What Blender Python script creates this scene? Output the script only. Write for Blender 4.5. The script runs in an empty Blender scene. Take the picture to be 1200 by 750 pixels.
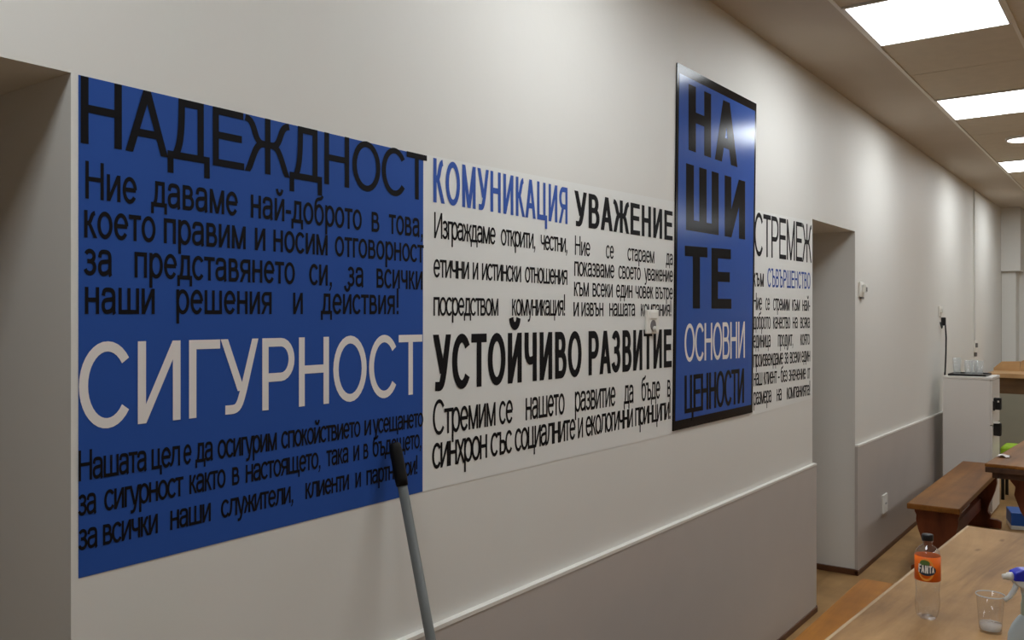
import bpy, bmesh, math, random
from mathutils import Vector, Matrix

scene = bpy.context.scene
COL = scene.collection
PI = math.pi

# ------------------------------------------------------------------ camera, world, exposure
YAW = math.radians(36.133)
CAMX = 1.4716
cam_data = bpy.data.cameras.new('camera')
cam_data.sensor_width = 36.0
cam_data.lens = 30.9
cam_data.shift_y = -0.0025
cam_data.clip_start = 0.05
cam = bpy.data.objects.new('camera', cam_data)
COL.objects.link(cam)
cam.location = (CAMX, 0.0, 1.57)
cam.rotation_euler = (PI / 2, 0, YAW)
scene.camera = cam

world = bpy.data.worlds.new('world')
scene.world = world
world.use_nodes = True
world.node_tree.nodes['Background'].inputs[0].default_value = (0.5, 0.5, 0.5, 1)
world.node_tree.nodes['Background'].inputs[1].default_value = 0.1

LAMP = 13.2
vs = scene.view_settings
vs.view_transform = 'Standard'
vs.look = 'None'
vs.gamma = 1.0
vs.use_curve_mapping = False
vs.exposure = 0.0

# ------------------------------------------------------------------ materials
def srgb(r, g, b):
    def f(c):
        c /= 255.0
        return c / 12.92 if c <= 0.04045 else ((c + 0.055) / 1.055) ** 2.4
    return (f(r), f(g), f(b), 1.0)

MATS = {}
def mat(name, col, rough=0.5, metal=0.0, spec=0.5, trans=0.0, ior=1.45, noise=0.0, nscale=8.0, bump=0.0, bscale=60.0):
    m = bpy.data.materials.new(name)
    m.use_nodes = True
    nt = m.node_tree
    b = nt.nodes['Principled BSDF']
    b.inputs['Base Color'].default_value = col
    b.inputs['Roughness'].default_value = rough
    b.inputs['Metallic'].default_value = metal
    b.inputs['Specular IOR Level'].default_value = spec
    b.inputs['Transmission Weight'].default_value = trans
    b.inputs['IOR'].default_value = ior
    tc = nt.nodes.new('ShaderNodeTexCoord')
    if noise > 0:
        n = nt.nodes.new('ShaderNodeTexNoise')
        n.inputs['Scale'].default_value = nscale
        n.inputs['Detail'].default_value = 5
        nt.links.new(tc.outputs['Object'], n.inputs['Vector'])
        r = nt.nodes.new('ShaderNodeValToRGB')
        r.color_ramp.elements[0].position = 0.3
        r.color_ramp.elements[1].position = 0.7
        r.color_ramp.elements[0].color = tuple(c * (1 - noise) for c in col[:3]) + (1,)
        r.color_ramp.elements[1].color = tuple(min(1, c * (1 + noise)) for c in col[:3]) + (1,)
        nt.links.new(n.outputs['Fac'], r.inputs['Fac'])
        nt.links.new(r.outputs['Color'], b.inputs['Base Color'])
    if bump > 0:
        n2 = nt.nodes.new('ShaderNodeTexNoise')
        n2.inputs['Scale'].default_value = bscale
        n2.inputs['Detail'].default_value = 3
        nt.links.new(tc.outputs['Object'], n2.inputs['Vector'])
        bp = nt.nodes.new('ShaderNodeBump')
        bp.inputs['Strength'].default_value = bump
        bp.inputs['Distance'].default_value = 0.01
        nt.links.new(n2.outputs['Fac'], bp.inputs['Height'])
        nt.links.new(bp.outputs['Normal'], b.inputs['Normal'])
    MATS[name] = m
    return m

def wood(name, dark, mid, light, rough=0.4, along='Y', stretch=0.06, scale=9.0, spec=0.4, knots=False):
    m = bpy.data.materials.new(name)
    m.use_nodes = True
    nt = m.node_tree
    b = nt.nodes['Principled BSDF']
    b.inputs['Roughness'].default_value = rough
    b.inputs['Specular IOR Level'].default_value = spec
    tc = nt.nodes.new('ShaderNodeTexCoord')
    mp = nt.nodes.new('ShaderNodeMapping')
    s = [1, 1, 1]
    s['XYZ'.index(along)] = stretch
    mp.inputs['Scale'].default_value = s
    nt.links.new(tc.outputs['Object'], mp.inputs['Vector'])
    n = nt.nodes.new('ShaderNodeTexNoise')
    n.inputs['Scale'].default_value = scale
    n.inputs['Detail'].default_value = 8
    n.inputs['Roughness'].default_value = 0.65
    n.inputs['Distortion'].default_value = 0.6
    nt.links.new(mp.outputs['Vector'], n.inputs['Vector'])
    r = nt.nodes.new('ShaderNodeValToRGB')
    e = r.color_ramp.elements
    e[0].position = 0.28; e[0].color = dark
    e[1].position = 0.75; e[1].color = light
    k = e.new(0.5); k.color = mid
    nt.links.new(n.outputs['Fac'], r.inputs['Fac'])
    # worn blotches, lengthwise
    n3 = nt.nodes.new('ShaderNodeTexNoise')
    n3.inputs['Scale'].default_value = 3.5
    n3.inputs['Detail'].default_value = 6
    nt.links.new(tc.outputs['Object'], n3.inputs['Vector'])
    r3 = nt.nodes.new('ShaderNodeValToRGB')
    r3.color_ramp.elements[0].position = 0.35; r3.color_ramp.elements[0].color = (0.72, 0.7, 0.68, 1)
    r3.color_ramp.elements[1].position = 0.65; r3.color_ramp.elements[1].color = (1, 1, 1, 1)
    nt.links.new(n3.outputs['Fac'], r3.inputs['Fac'])
    mx = nt.nodes.new('ShaderNodeMix')
    mx.data_type = 'RGBA'; mx.blend_type = 'MULTIPLY'
    mx.inputs[0].default_value = 1.0
    nt.links.new(r.outputs['Color'], mx.inputs[6])
    nt.links.new(r3.outputs['Color'], mx.inputs[7])
    last = mx.outputs[2]
    if knots:
        # small dark dents and knots, drawn out along the grain
        mk = nt.nodes.new('ShaderNodeMapping'); mk.inputs['Scale'].default_value = (1.0, 0.35, 1.0)
        nt.links.new(tc.outputs['Object'], mk.inputs['Vector'])
        vo = nt.nodes.new('ShaderNodeTexVoronoi'); vo.inputs['Scale'].default_value = 13.0
        nz = nt.nodes.new('ShaderNodeTexNoise'); nz.inputs['Scale'].default_value = 9.0
        vm = nt.nodes.new('ShaderNodeVectorMath'); vm.operation = 'MULTIPLY_ADD'; vm.inputs[1].default_value = (0.06, 0.06, 0.06)
        nt.links.new(mk.outputs['Vector'], nz.inputs['Vector'])
        nt.links.new(nz.outputs['Color'], vm.inputs[0]); nt.links.new(mk.outputs['Vector'], vm.inputs[2])
        nt.links.new(vm.outputs[0], vo.inputs['Vector'])
        rk = nt.nodes.new('ShaderNodeValToRGB')
        rk.color_ramp.elements[0].position = 0.05; rk.color_ramp.elements[0].color = (0.5, 0.42, 0.36, 1)
        rk.color_ramp.elements[1].position = 0.14; rk.color_ramp.elements[1].color = (1, 1, 1, 1)
        nt.links.new(vo.outputs['Distance'], rk.inputs['Fac'])
        mk2 = nt.nodes.new('ShaderNodeMix'); mk2.data_type = 'RGBA'; mk2.blend_type = 'MULTIPLY'; mk2.inputs[0].default_value = 0.8
        nt.links.new(last, mk2.inputs[6]); nt.links.new(rk.outputs['Color'], mk2.inputs[7])
        last = mk2.outputs[2]
    nt.links.new(last, b.inputs['Base Color'])
    bp = nt.nodes.new('ShaderNodeBump')
    bp.inputs['Strength'].default_value = 0.15
    bp.inputs['Distance'].default_value = 0.004
    nt.links.new(n.outputs['Fac'], bp.inputs['Height'])
    nt.links.new(bp.outputs['Normal'], b.inputs['Normal'])
    MATS[name] = m
    return m

def emis(name, col, strength):
    m = bpy.data.materials.new(name)
    m.use_nodes = True
    nt = m.node_tree
    b = nt.nodes['Principled BSDF']
    b.inputs['Base Color'].default_value = (0.8, 0.8, 0.8, 1)
    b.inputs['Emission Color'].default_value = col
    b.inputs['Emission Strength'].default_value = strength
    MATS[name] = m
    return m

mat('wall_paint', srgb(224, 222, 216), rough=0.55, spec=0.38, noise=0.015, nscale=1.5, bump=0.03, bscale=45)
mat('ceiling_paint', srgb(196, 186, 172), rough=0.8, spec=0.2, noise=0.02, nscale=3)
mat('ceiling_tile', srgb(206, 196, 178), rough=0.85, spec=0.2, noise=0.03, nscale=14)
mat('grid_metal', srgb(225, 220, 208), rough=0.4)
mat('tile_gap', srgb(120, 110, 98), rough=0.8)
mat('laminate', srgb(190, 183, 177), rough=0.5, spec=0.4, noise=0.02, nscale=4)
mat('white_trim', srgb(235, 232, 225), rough=0.35)
mat('baseboard_brown', srgb(92, 58, 36), rough=0.45, noise=0.2, nscale=10)
mat('door_paint', srgb(104, 82, 60), rough=0.45)
wood('floor_lino', srgb(150, 116, 72), srgb(176, 138, 90), srgb(196, 158, 108), rough=0.5, along='Y', stretch=0.08, scale=5, spec=0.25)
mat('back_wall_paint', srgb(200, 196, 186), rough=0.5, noise=0.02, nscale=2)
mat('blue_vinyl', srgb(40, 80, 158), rough=0.6, spec=0.22)
mat('white_vinyl', srgb(229, 229, 225), rough=0.55, spec=0.38)
mat('ink', srgb(16, 14, 17), rough=0.6, spec=0.15)
mat('blue_ink', srgb(46, 84, 168), rough=0.5, spec=0.35)
mat('white_ink', srgb(232, 226, 222), rough=0.5, spec=0.35)
mat('panel_blue', srgb(44, 84, 162), rough=0.17, spec=0.22)
mat('panel_black', srgb(9, 8, 12), rough=0.17, spec=0.12)
mat('ink_gloss', srgb(9, 8, 12), rough=0.17, spec=0.09)
mat('white_gloss', srgb(232, 228, 224), rough=0.17, spec=0.4)
mat('white_plastic', srgb(232, 230, 222), rough=0.35)
mat('socket_dark', srgb(110, 106, 104), rough=0.5)
mat('black_plastic', srgb(22, 21, 21), rough=0.4)
mat('black_rubber', srgb(15, 14, 14), rough=0.6, spec=0.25)
mat('grey_paint_metal', srgb(100, 102, 99), rough=0.5, metal=0.0, spec=0.4)
wood('table_wood', srgb(118, 84, 48), srgb(170, 130, 82), srgb(196, 156, 104), rough=0.55, along='Y', stretch=0.12, scale=7, spec=0.2, knots=True)
wood('orange_wood', srgb(146, 90, 26), srgb(184, 118, 36), srgb(206, 142, 58), rough=0.4, along='Y', stretch=0.08, scale=8, spec=0.2)
wood('bench_wood', srgb(104, 64, 26), srgb(148, 97, 44), srgb(172, 122, 64), rough=0.34, along='Y', stretch=0.08, scale=8, spec=0.18)
wood('leg_wood', srgb(84, 40, 20), srgb(124, 62, 32), srgb(146, 80, 44), rough=0.4, along='Z', stretch=0.15, scale=9)
wood('edge_wood', srgb(58, 38, 26), srgb(86, 58, 40), srgb(110, 76, 54), rough=0.5, along='Y', stretch=0.1, scale=9)
wood('counter_wood', srgb(176, 136, 90), srgb(200, 160, 112), srgb(216, 178, 130), rough=0.4, along='X', stretch=0.1, scale=6)
wood('apron_wood', srgb(96, 70, 42), srgb(120, 90, 56), srgb(140, 106, 68), rough=0.5, along='X', stretch=0.1, scale=6)
mat('counter_panel', srgb(150, 148, 132), rough=0.5, noise=0.02)
mat('cabinet_white', srgb(226, 222, 216), rough=0.35, spec=0.5)
mat('cabinet_seam', srgb(120, 116, 112), rough=0.6)
mat('green_cloth', srgb(150, 190, 30), rough=0.7)
mat('blue_plastic', srgb(40, 90, 170), rough=0.4)
mat('paper', srgb(235, 230, 226), rough=0.8)
def thin_clear(name, tint, milky):
    m = bpy.data.materials.new(name)
    m.use_nodes = True
    nt = m.node_tree
    nt.nodes.clear()
    out = nt.nodes.new('ShaderNodeOutputMaterial')
    tr = nt.nodes.new('ShaderNodeBsdfTransparent'); tr.inputs['Color'].default_value = tint
    gl = nt.nodes.new('ShaderNodeBsdfGlossy'); gl.inputs['Roughness'].default_value = 0.04
    df = nt.nodes.new('ShaderNodeBsdfDiffuse'); df.inputs['Color'].default_value = (0.9, 0.92, 0.92, 1)
    lw = nt.nodes.new('ShaderNodeLayerWeight'); lw.inputs['Blend'].default_value = 0.5
    pw = nt.nodes.new('ShaderNodeMath'); pw.operation = 'POWER'; pw.inputs[1].default_value = 5.0
    nt.links.new(lw.outputs['Facing'], pw.inputs[0])
    fr = nt.nodes.new('ShaderNodeMath'); fr.operation = 'MULTIPLY_ADD'; fr.inputs[1].default_value = 0.55; fr.inputs[2].default_value = 0.035
    nt.links.new(pw.outputs[0], fr.inputs[0])
    m1 = nt.nodes.new('ShaderNodeMixShader'); m1.inputs[0].default_value = milky
    m2 = nt.nodes.new('ShaderNodeMixShader')
    nt.links.new(tr.outputs[0], m1.inputs[1]); nt.links.new(df.outputs[0], m1.inputs[2])
    nt.links.new(fr.outputs[0], m2.inputs[0]); nt.links.new(m1.outputs[0], m2.inputs[1]); nt.links.new(gl.outputs[0], m2.inputs[2])
    nt.links.new(m2.outputs[0], out.inputs['Surface'])
    MATS[name] = m
thin_clear('clear_plastic', (0.98, 0.98, 0.98, 1), 0.012)
thin_clear('clear_glass', (0.97, 0.98, 0.98, 1), 0.2)
thin_clear('cup_rim', (0.95, 0.95, 0.95, 1), 0.45)
thin_clear('water', (0.97, 0.97, 0.97, 1), 0.32)
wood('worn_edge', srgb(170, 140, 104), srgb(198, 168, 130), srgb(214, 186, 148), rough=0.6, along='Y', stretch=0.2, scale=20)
mat('label_orange', srgb(244, 112, 24), rough=0.45, spec=0.3)
mat('label_dark', srgb(38, 50, 66), rough=0.4)
mat('label_leaf', srgb(92, 120, 60), rough=0.4)
mat('label_ring', srgb(244, 160, 60), rough=0.4)
mat('label_white', srgb(240, 236, 230), rough=0.4)
mat('spray_blue', srgb(38, 48, 190), rough=0.3)
mat('spray_white', srgb(225, 228, 228), rough=0.35)
mat('spray_body', srgb(205, 214, 216), rough=0.3, trans=0.35, ior=1.3)
mat('neck_grey', srgb(170, 176, 160), rough=0.4)
emis('lamp_diffuser', (0.935, 0.985, 1.02, 1), LAMP)
emis('round_diffuser', (1.0, 0.95, 0.92, 1), LAMP)
mat('lamp_frame', srgb(220, 216, 208), rough=0.4)

# ------------------------------------------------------------------ mesh helpers
class MB:
    """collects shapes and links them as one mesh object"""
    def __init__(self):
        self.bm = bmesh.new()
        self.mi = 0
    def face(self, pts):
        vsx = [self.bm.verts.new(p) for p in pts]
        f = self.bm.faces.new(vsx)
        f.material_index = self.mi
        return f
    def box(self, x0, x1, y0, y1, z0, z1, bev=0.0, seg=2):
        b = bmesh.new()
        bmesh.ops.create_cube(b, size=1.0)
        for v in b.verts:
            v.co = Vector(((x0 + x1) / 2 + v.co.x * (x1 - x0), (y0 + y1) / 2 + v.co.y * (y1 - y0), (z0 + z1) / 2 + v.co.z * (z1 - z0)))
        if bev > 0:
            bmesh.ops.bevel(b, geom=b.edges[:], offset=bev, segments=seg, affect='EDGES', profile=0.5)
        self.merge(b)
        return self
    def merge(self, b, M=None):
        if M is not None:
            b.transform(M)
        b.verts.index_update()
        vm = [self.bm.verts.new(v.co) for v in b.verts]
        for f in b.faces:
            try:
                nf = self.bm.faces.new([vm[v.index] for v in f.verts])
                nf.material_index = self.mi
                nf.smooth = f.smooth
            except ValueError:
                pass
        b.free()
    def prism(self, outline, axis, a, c, bev=0.0):
        """outline: 2D points; axis: extrusion axis; a..c: extents along it"""
        b = bmesh.new()
        def P(p, t):
            if axis == 'X': return (t, p[0], p[1])
            if axis == 'Y': return (p[0], t, p[1])
            return (p[0], p[1], t)
        v0 = [b.verts.new(P(p, a)) for p in outline]
        v1 = [b.verts.new(P(p, c)) for p in outline]
        n = len(outline)
        b.faces.new(v0); b.faces.new(list(reversed(v1)))
        for i in range(n):
            b.faces.new([v0[i], v1[i], v1[(i + 1) % n], v0[(i + 1) % n]])
        bmesh.ops.recalc_face_normals(b, faces=b.faces[:])
        if bev > 0:
            bmesh.ops.bevel(b, geom=b.edges[:], offset=bev, segments=2, affect='EDGES', profile=0.5)
        big = [f for f in b.faces if len(f.verts) > 4]
        bmesh.ops.triangulate(b, faces=big)
        self.merge(b)
        return self
    def lathe(self, prof, n=32, cx=0, cy=0, cz=0, closed=False, fn=None):
        """prof: (r, z) list turned about a vertical axis"""
        b = bmesh.new()
        rings = []
        for r, z in prof:
            ring = []
            if r < 1e-6:
                ring = [b.verts.new((cx, cy, cz + z))] * n
            else:
                for i in range(n):
                    t = 2 * PI * i / n
                    rr = fn(r, z, t) if fn else r
                    ring.append(b.verts.new((cx + rr * math.cos(t), cy + rr * math.sin(t), cz + z)))
            rings.append(ring)
        pairs = list(zip(rings[:-1], rings[1:]))
        if closed: pairs.append((rings[-1], rings[0]))
        for A, B in pairs:
            for i in range(n):
                j = (i + 1) % n
                q = [A[i], A[j], B[j], B[i]]
                u = []
                for v in q:
                    if v not in u: u.append(v)
                if len(u) >= 3:
                    f = b.faces.new(u); f.smooth = True
        bmesh.ops.recalc_face_normals(b, faces=b.faces[:])
        self.merge(b)
        return self
    def tube(self, pts, r, n=12, cap=True):
        b = bmesh.new()
        pts = [Vector(p) for p in pts]
        rs = r if isinstance(r, (list, tuple)) else [r] * len(pts)
        rings = []
        ref = Vector((0, 0, 1))
        for i, p in enumerate(pts):
            a = pts[max(i - 1, 0)]; c = pts[min(i + 1, len(pts) - 1)]
            t = (c - a).normalized()
            s = t.cross(ref)
            if s.length < 1e-3: s = t.cross(Vector((1, 0, 0)))
            s.normalize(); u = s.cross(t)
            rings.append([b.verts.new(p + rs[i] * (math.cos(2 * PI * k / n) * s + math.sin(2 * PI * k / n) * u)) for k in range(n)])
        for A, B in zip(rings[:-1], rings[1:]):
            for k in range(n):
                f = b.faces.new([A[k], A[(k + 1) % n], B[(k + 1) % n], B[k]]); f.smooth = True
        if cap:
            b.faces.new(rings[0]); b.faces.new(list(reversed(rings[-1])))
        bmesh.ops.recalc_face_normals(b, faces=b.faces[:])
        self.merge(b)
        return self
    def build(self, name, m, parent=None, loc=None):
        me = bpy.data.meshes.new(name)
        self.bm.to_mesh(me); self.bm.free()
        for k in (m if isinstance(m, (list, tuple)) else [m]):
            me.materials.append(MATS[k])
        o = bpy.data.objects.new(name, me)
        COL.objects.link(o)
        if loc is not None: o.location = loc
        if parent is not None: o.parent = parent
        return o

def tag(o, label=None, cat=None, group=None, kind=None):
    if label: o['label'] = label
    if cat: o['category'] = cat
    if group: o['group'] = group
    if kind: o['kind'] = kind
    return o

def thing(name, label, cat, loc=(0, 0, 0), rz=0.0, group=None):
    o = bpy.data.objects.new(name, None)
    COL.objects.link(o)
    o.empty_display_size = 0.1
    o.location = loc
    o.rotation_euler = (0, 0, rz)
    return tag(o, label, cat, group)

def struct(mb, name, m):
    return tag(mb.build(name, m), kind='structure')

# ------------------------------------------------------------------ the room
CEIL = 2.87
FAR = 11.9
NEAR = -3.6
RIGHT = 5.6
O1A, O1B, O1H = -0.25, 0.757, 1.982       # opening at the left of the picture
O2A, O2B, O2H = 4.735, 5.565, 2.095       # opening in the middle of the wall

m = MB()
m.prism([(NEAR, 0), (O1A, 0), (O1A, O1H), (O1B, O1H), (O1B, 0), (O2A, 0), (O2A, O2H), (O2B, O2H), (O2B, 0), (FAR, 0), (FAR, CEIL), (NEAR, CEIL)], 'X', -0.5, 0.0)
struct(m, 'wall_left', 'wall_paint')
m = MB(); m.box(-0.5, RIGHT, NEAR - 0.1, FAR + 0.9, -0.1, 0.0)
struct(m, 'floor', 'floor_lino')
m = MB(); m.box(-0.5, RIGHT, NEAR - 0.1, FAR + 0.9, CEIL, CEIL + 0.1)
struct(m, 'ceiling', 'ceiling_paint')
m = MB(); m.box(RIGHT, RIGHT + 0.1, NEAR, FAR + 0.9, 0, CEIL)
struct(m, 'wall_right', 'back_wall_paint')
m = MB(); m.box(-0.5, RIGHT, NEAR - 0.1, NEAR, 0, CEIL)
struct(m, 'wall_near', 'back_wall_paint')
m = MB(); m.box(-0.5, RIGHT, FAR + 0.8, FAR + 0.9, 0, CEIL)
m.box(-0.5, 0.0, FAR, FAR + 0.8, 0, CEIL)
struct(m, 'wall_far', 'back_wall_paint')
# doors closing the two deep openings
for k, (a, c, h) in enumerate(((O1A, O1B, O1H), (O2A, O2B, O2H))):
    m = MB()
    m.box(-0.46, -0.42, a, c, 0.0, h)
    for z0, z1 in ((0.2, 0.95), (1.1, h - 0.18)):
        m.box(-0.422, -0.412, a + 0.14, c - 0.14, z0, z1, 0.004)
    struct(m, 'door_%d' % (k + 1), 'door_paint')

# pilaster with a boxed head in the far corner
m = MB()
m.box(0.0, 0.205, FAR, FAR + 0.4, 2.118, CEIL, 0.004)
m.box(0.0, 0.15, FAR + 0.06, FAR + 0.42, 0.0, 2.12, 0.003)
m.box(0.15, 0.28, FAR + 0.36, FAR + 0.8, 0.0, CEIL)
struct(m, 'trim_1', 'wall_paint')

# suspended tile field: tiles a hair below the plaster margin, metal grid between them
CX0, CX1 = 0.413, 0.979
MOD = 0.6435
Y0 = 3.771
m = MB()
for j in range(-12, 13):
    ya = Y0 + j * MOD
    if ya + MOD > FAR + 0.7 or ya < NEAR: continue
    for i in range(9):
        xa = CX0 + i * (CX1 - CX0)
        if xa + 0.56 > RIGHT: continue
        m.box(xa + 0.004, xa + (CX1 - CX0) - 0.004, ya + 0.0035, ya + MOD - 0.0035, CEIL - 0.006, CEIL + 0.002)
struct(m, 'ceiling_tiles', 'ceiling_tile')
m = MB()
for i in range(10):
    xa = CX0 + i * (CX1 - CX0)
    if xa < RIGHT: m.box(xa - 0.010, xa + 0.006, NEAR, FAR + 0.7, CEIL - 0.012, CEIL - 0.001)
struct(m, 'ceiling_grid', 'grid_metal')

# wainscot of grey laminate with brown baseboards; white cap strip paints in its lit top bevel
def wains(name, ya, yc, za, zc):
    m = MB()
    m.prism([(ya, 0.03), (yc, 0.03), (yc, zc), (ya, za)], 'X', 0.0, 0.018)
    struct(m, name, 'laminate')
wains('trim_2', O1B + 0.0, 4.748, 0.786, 0.782)
wains('trim_3', O2B - 0.006, FAR, 0.781, 0.715)
m = MB()
m.prism([(O1B, 0.786), (4.748, 0.782), (4.748, 0.792), (O1B, 0.796)], 'X', 0.0, 0.02)
struct(m, 'trim_4', 'white_trim')
m = MB()
m.prism([(O2B - 0.006, 0.781), (FAR, 0.715), (FAR, 0.725), (O2B - 0.006, 0.791)], 'X', 0.0, 0.02)
struct(m, 'trim_5', 'white_trim')
m = MB()
m.box(0.0, 0.024, O1B, 4.752, 0.0, 0.03, 0.003)
m.box(0.0, 0.024, O2B - 0.02, FAR, 0.0, 0.03, 0.003)
m.box(-0.42, 0.02, O2B - 0.02, O2B, 0.0, 0.035, 0.003)
m.box(-0.42, 0.02, O2A, O2A + 0.02, 0.0, 0.035, 0.003)
struct(m, 'baseboard_left', 'baseboard_brown')

# ------------------------------------------------------------------ ceiling lamps
def square_lamp(x, y, label, group=None):
    t = thing('ceiling_light', label, 'ceiling light', (x, y, CEIL), 0, group)
    w, d = (CX1 - CX0) - 0.008, MOD - 0.008
    m = MB()
    zb, zt = -0.014, -0.004
    m.box(0.002, w, 0.002, 0.016, zb, zt); m.box(0.002, w, d - 0.014, d, zb, zt)
    m.box(0.002, 0.016, 0.016, d - 0.014, zb, zt); m.box(w - 0.014, w, 0.016, d - 0.014, zb, zt)
    m.build('frame', 'lamp_frame', t)
    m = MB(); m.box(0.014, w - 0.012, 0.014, d - 0.012, -0.011, -0.0065)
    m.build('diffuser', 'lamp_diffuser', t)
    return t
square_lamp(CX0 + 0.002, Y0, 'large square ceiling light panel cut by the top of the picture')
square_lamp(CX0 + 0.002, Y0 + 3 * MOD, 'second square ceiling light panel, next after the large cut one')
square_lamp(CX0 + 0.002, Y0 + 10 * MOD, 'farthest square ceiling light panel, just outside the right edge')
square_lamp(CX0 + 0.002, Y0 + 7 * MOD, 'small far square ceiling light panel just beyond the round lamp')
for k in (-3, -6):
    square_lamp(CX0 + 0.002, Y0 + k * MOD, 'square ceiling light panel in the wall row behind the camera view', 'ceiling lights outside the picture')
for k in (-7, -3, 1, 5, 7, 9, 11):  # unseen row, added to raise bounce light and brighten the far end
    square_lamp(CX0 + 5 * (CX1 - CX0) + 0.002, Y0 + k * MOD, 'unseen square ceiling light panel added in the right row as fill light', 'added fill lights in the right row')
t = thing('ceiling_light', 'round white ceiling light glowing between two square panels', 'ceiling light', (0.72, 7.29, CEIL))
m = MB(); m.lathe([(0.122, -0.004), (0.122, -0.020), (0.112, -0.024), (0.106, -0.02), (0.106, -0.004)], 40)
m.build('rim', 'lamp_frame', t)
m = MB(); m.lathe([(0.106, -0.018), (0.06, -0.022), (0.0, -0.024)], 40)
m.build('diffuser', 'round_diffuser', t)

# ------------------------------------------------------------------ lettering: strokes of a plain sans face
def bez(a, b, c, d, n=10):
    out = []
    for i in range(n + 1):
        t = i / n; s = 1 - t
        out.append((s*s*s*a[0] + 3*s*s*t*b[0] + 3*s*t*t*c[0] + t*t*t*d[0], s*s*s*a[1] + 3*s*s*t*b[1] + 3*s*t*t*c[1] + t*t*t*d[1]))
    return out

def glyph(ch, hx, hy):
    """advance and polygons of one letter; cap height 1, pen half widths hx (stems) and hy (bars)"""
    P = []
    st = [0]
    def put(poly):
        P.append([(p[0], p[1], st[0]) for p in poly])
    k = hx * 1.06
    def V(x, y0, y1, h=None):
        h = hx if h is None else h
        st[0] += 1; put([(x - h, y0), (x + h, y0), (x + h, y1), (x - h, y1)])
    def H(y, x0, x1):
        st[0] += 1; put([(x0, y - hy), (x1, y - hy), (x1, y + hy), (x0, y + hy)])
    def D(x0, y0, x1, y1, h=None):
        h = k if h is None else h
        st[0] += 1; put([(x0 - h, y0), (x0 + h, y0), (x1 + h, y1), (x1 - h, y1)])
    def S(pts, closed=False, clamp=None):
        q = []
        st[0] += 1
        for p in pts:
            if not q or abs(p[0] - q[-1][0]) + abs(p[1] - q[-1][1]) > 1e-6: q.append(p)
        n = len(q); L, R = [], []
        for i in range(n):
            a = q[i - 1] if (i or closed) else q[0]
            c = q[(i + 1) % n] if (i < n - 1 or closed) else q[-1]
            tx, ty = c[0] - a[0], c[1] - a[1]
            l = math.hypot(tx, ty) or 1
            nx, ny = -ty / l, tx / l
            e = math.hypot(hx * nx, hy * ny)
            ox, oy = hx * hx * nx / e, hy * hy * ny / e
            L.append((q[i][0] + ox, q[i][1] + oy)); R.append((q[i][0] - ox, q[i][1] - oy))
        if clamp:
            f = lambda p: (p[0], min(max(p[1], clamp[0]), clamp[1]))
            L = [f(p) for p in L]; R = [f(p) for p in R]
        for i in range(n if closed else n - 1):
            j = (i + 1) % n
            put([L[i], L[j], R[j], R[i]])
    def E(cx, cy, rx, ry, a0=0, a1=360, n=28):
        closed = abs(a1 - a0) >= 360
        S([(cx + rx * math.cos(math.radians(a0 + (a1 - a0) * i / n)), cy + ry * math.sin(math.radians(a0 + (a1 - a0) * i / n))) for i in range(n if closed else n + 1)], closed)
    def arcp(cx, cy, rx, ry, a0, a1, n=12):
        return [(cx + rx * math.cos(math.radians(a0 + (a1 - a0) * i / n)), cy + ry * math.sin(math.radians(a0 + (a1 - a0) * i / n))) for i in range(n + 1)]
    def bowl(x0, xr, yt, yb):
        ry = (yt - yb) / 2
        rx = min(ry * 1.05, (xr - x0) * 0.75)
        S([(x0, yt)] + arcp(xr - rx, (yt + yb) / 2, rx, ry, 90, -90) + [(x0, yb)])
    b = 0.1
    up = ch.isupper()
    X = 1.0 if up else 0.725
    c = ch.upper()
    lb = 0.085
    if ch == ' ': return 0.38, []
    if ch == '-': H(0.33, 0.06, 0.40); return 0.46, P
    if ch == '.': V(0.2, 0, 0.14); return 0.38, P
    if ch == ',': V(0.2, 0, 0.13, hx * 1.05); D(0.12, -0.17, 0.2 + hx * .5, 0.0, hx * .6); return 0.38, P
    if ch == '!': V(0.2, 0, 0.13, hx * 1.05); D(0.2, 0.25, 0.2, 1.0, hx); return 0.38, P
    if up: w = {'Н': .99, 'Е': .93, 'И': 1.0, 'Й': 1.0, 'Г': .76, 'М': 1.16, 'Ц': 1.02, 'Ш': 1.30, 'Т': .85, 'Ч': .92, 'П': .99, 'Щ': 1.32}
    else: w = {'Н': .77, 'И': .78, 'Й': .78, 'Г': .52, 'М': .95, 'Ц': .80, 'Ш': 1.10, 'Т': .64, 'Ч': .72, 'П': .76, 'Щ': 1.14}
    B = b if up else lb
    if c in 'НИЙП':
        W = w[c]
        V(B + hx, 0, X); V(W - B - hx, 0, X)
        if c == 'Н': H(X * 0.53, B + hx, W - B - hx)
        elif c == 'П': H(X - hy, B + hx, W - B - hx)
        else:
            D(B + hx, 0, W - B - hx, X)
            if c == 'Й':
                z = X + 0.08
                S(bez((W * .29, z + .22), (W * .33, z), (W * .67, z), (W * .71, z + .22)))
        return W, P
    if c == 'Г':
        W = w[c]; V(B + hx, 0, X); H(X - hy, B, W - .02); return W, P
    if c == 'Т':
        W = w[c]; V(W / 2, 0, X); H(X - hy, .03, W - .03); return W, P
    if c in 'ШЩ':
        W = w[c]; r = W - B - hx if c == 'Ш' else W - .16 - hx
        V(B + hx, 0, X); V((B + hx + r) / 2, 0, X); V(r, 0, X)
        H(hy, B, r + (hx if c == 'Ш' else .13 + hx))
        if c == 'Щ': V(r + .13 + hx - hx * .85, -.2, 2 * hy, hx * .85)
        return W, P
    if c == 'Ц':
        W = w[c]; r = W - .17 - hx
        V(B + hx, 0, X); V(r, 0, X); H(hy, B, W - .03)
        V(W - .03 - hx * .9, -.22, 2 * hy, hx * .9)
        return W, P
    if c == 'М':
        W = w[c]; V(B + hx, 0, X); V(W - B - hx, 0, X)
        D(B + hx, X, W / 2, 0); D(W - B - hx, X, W / 2, 0)
        return W, P
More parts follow.
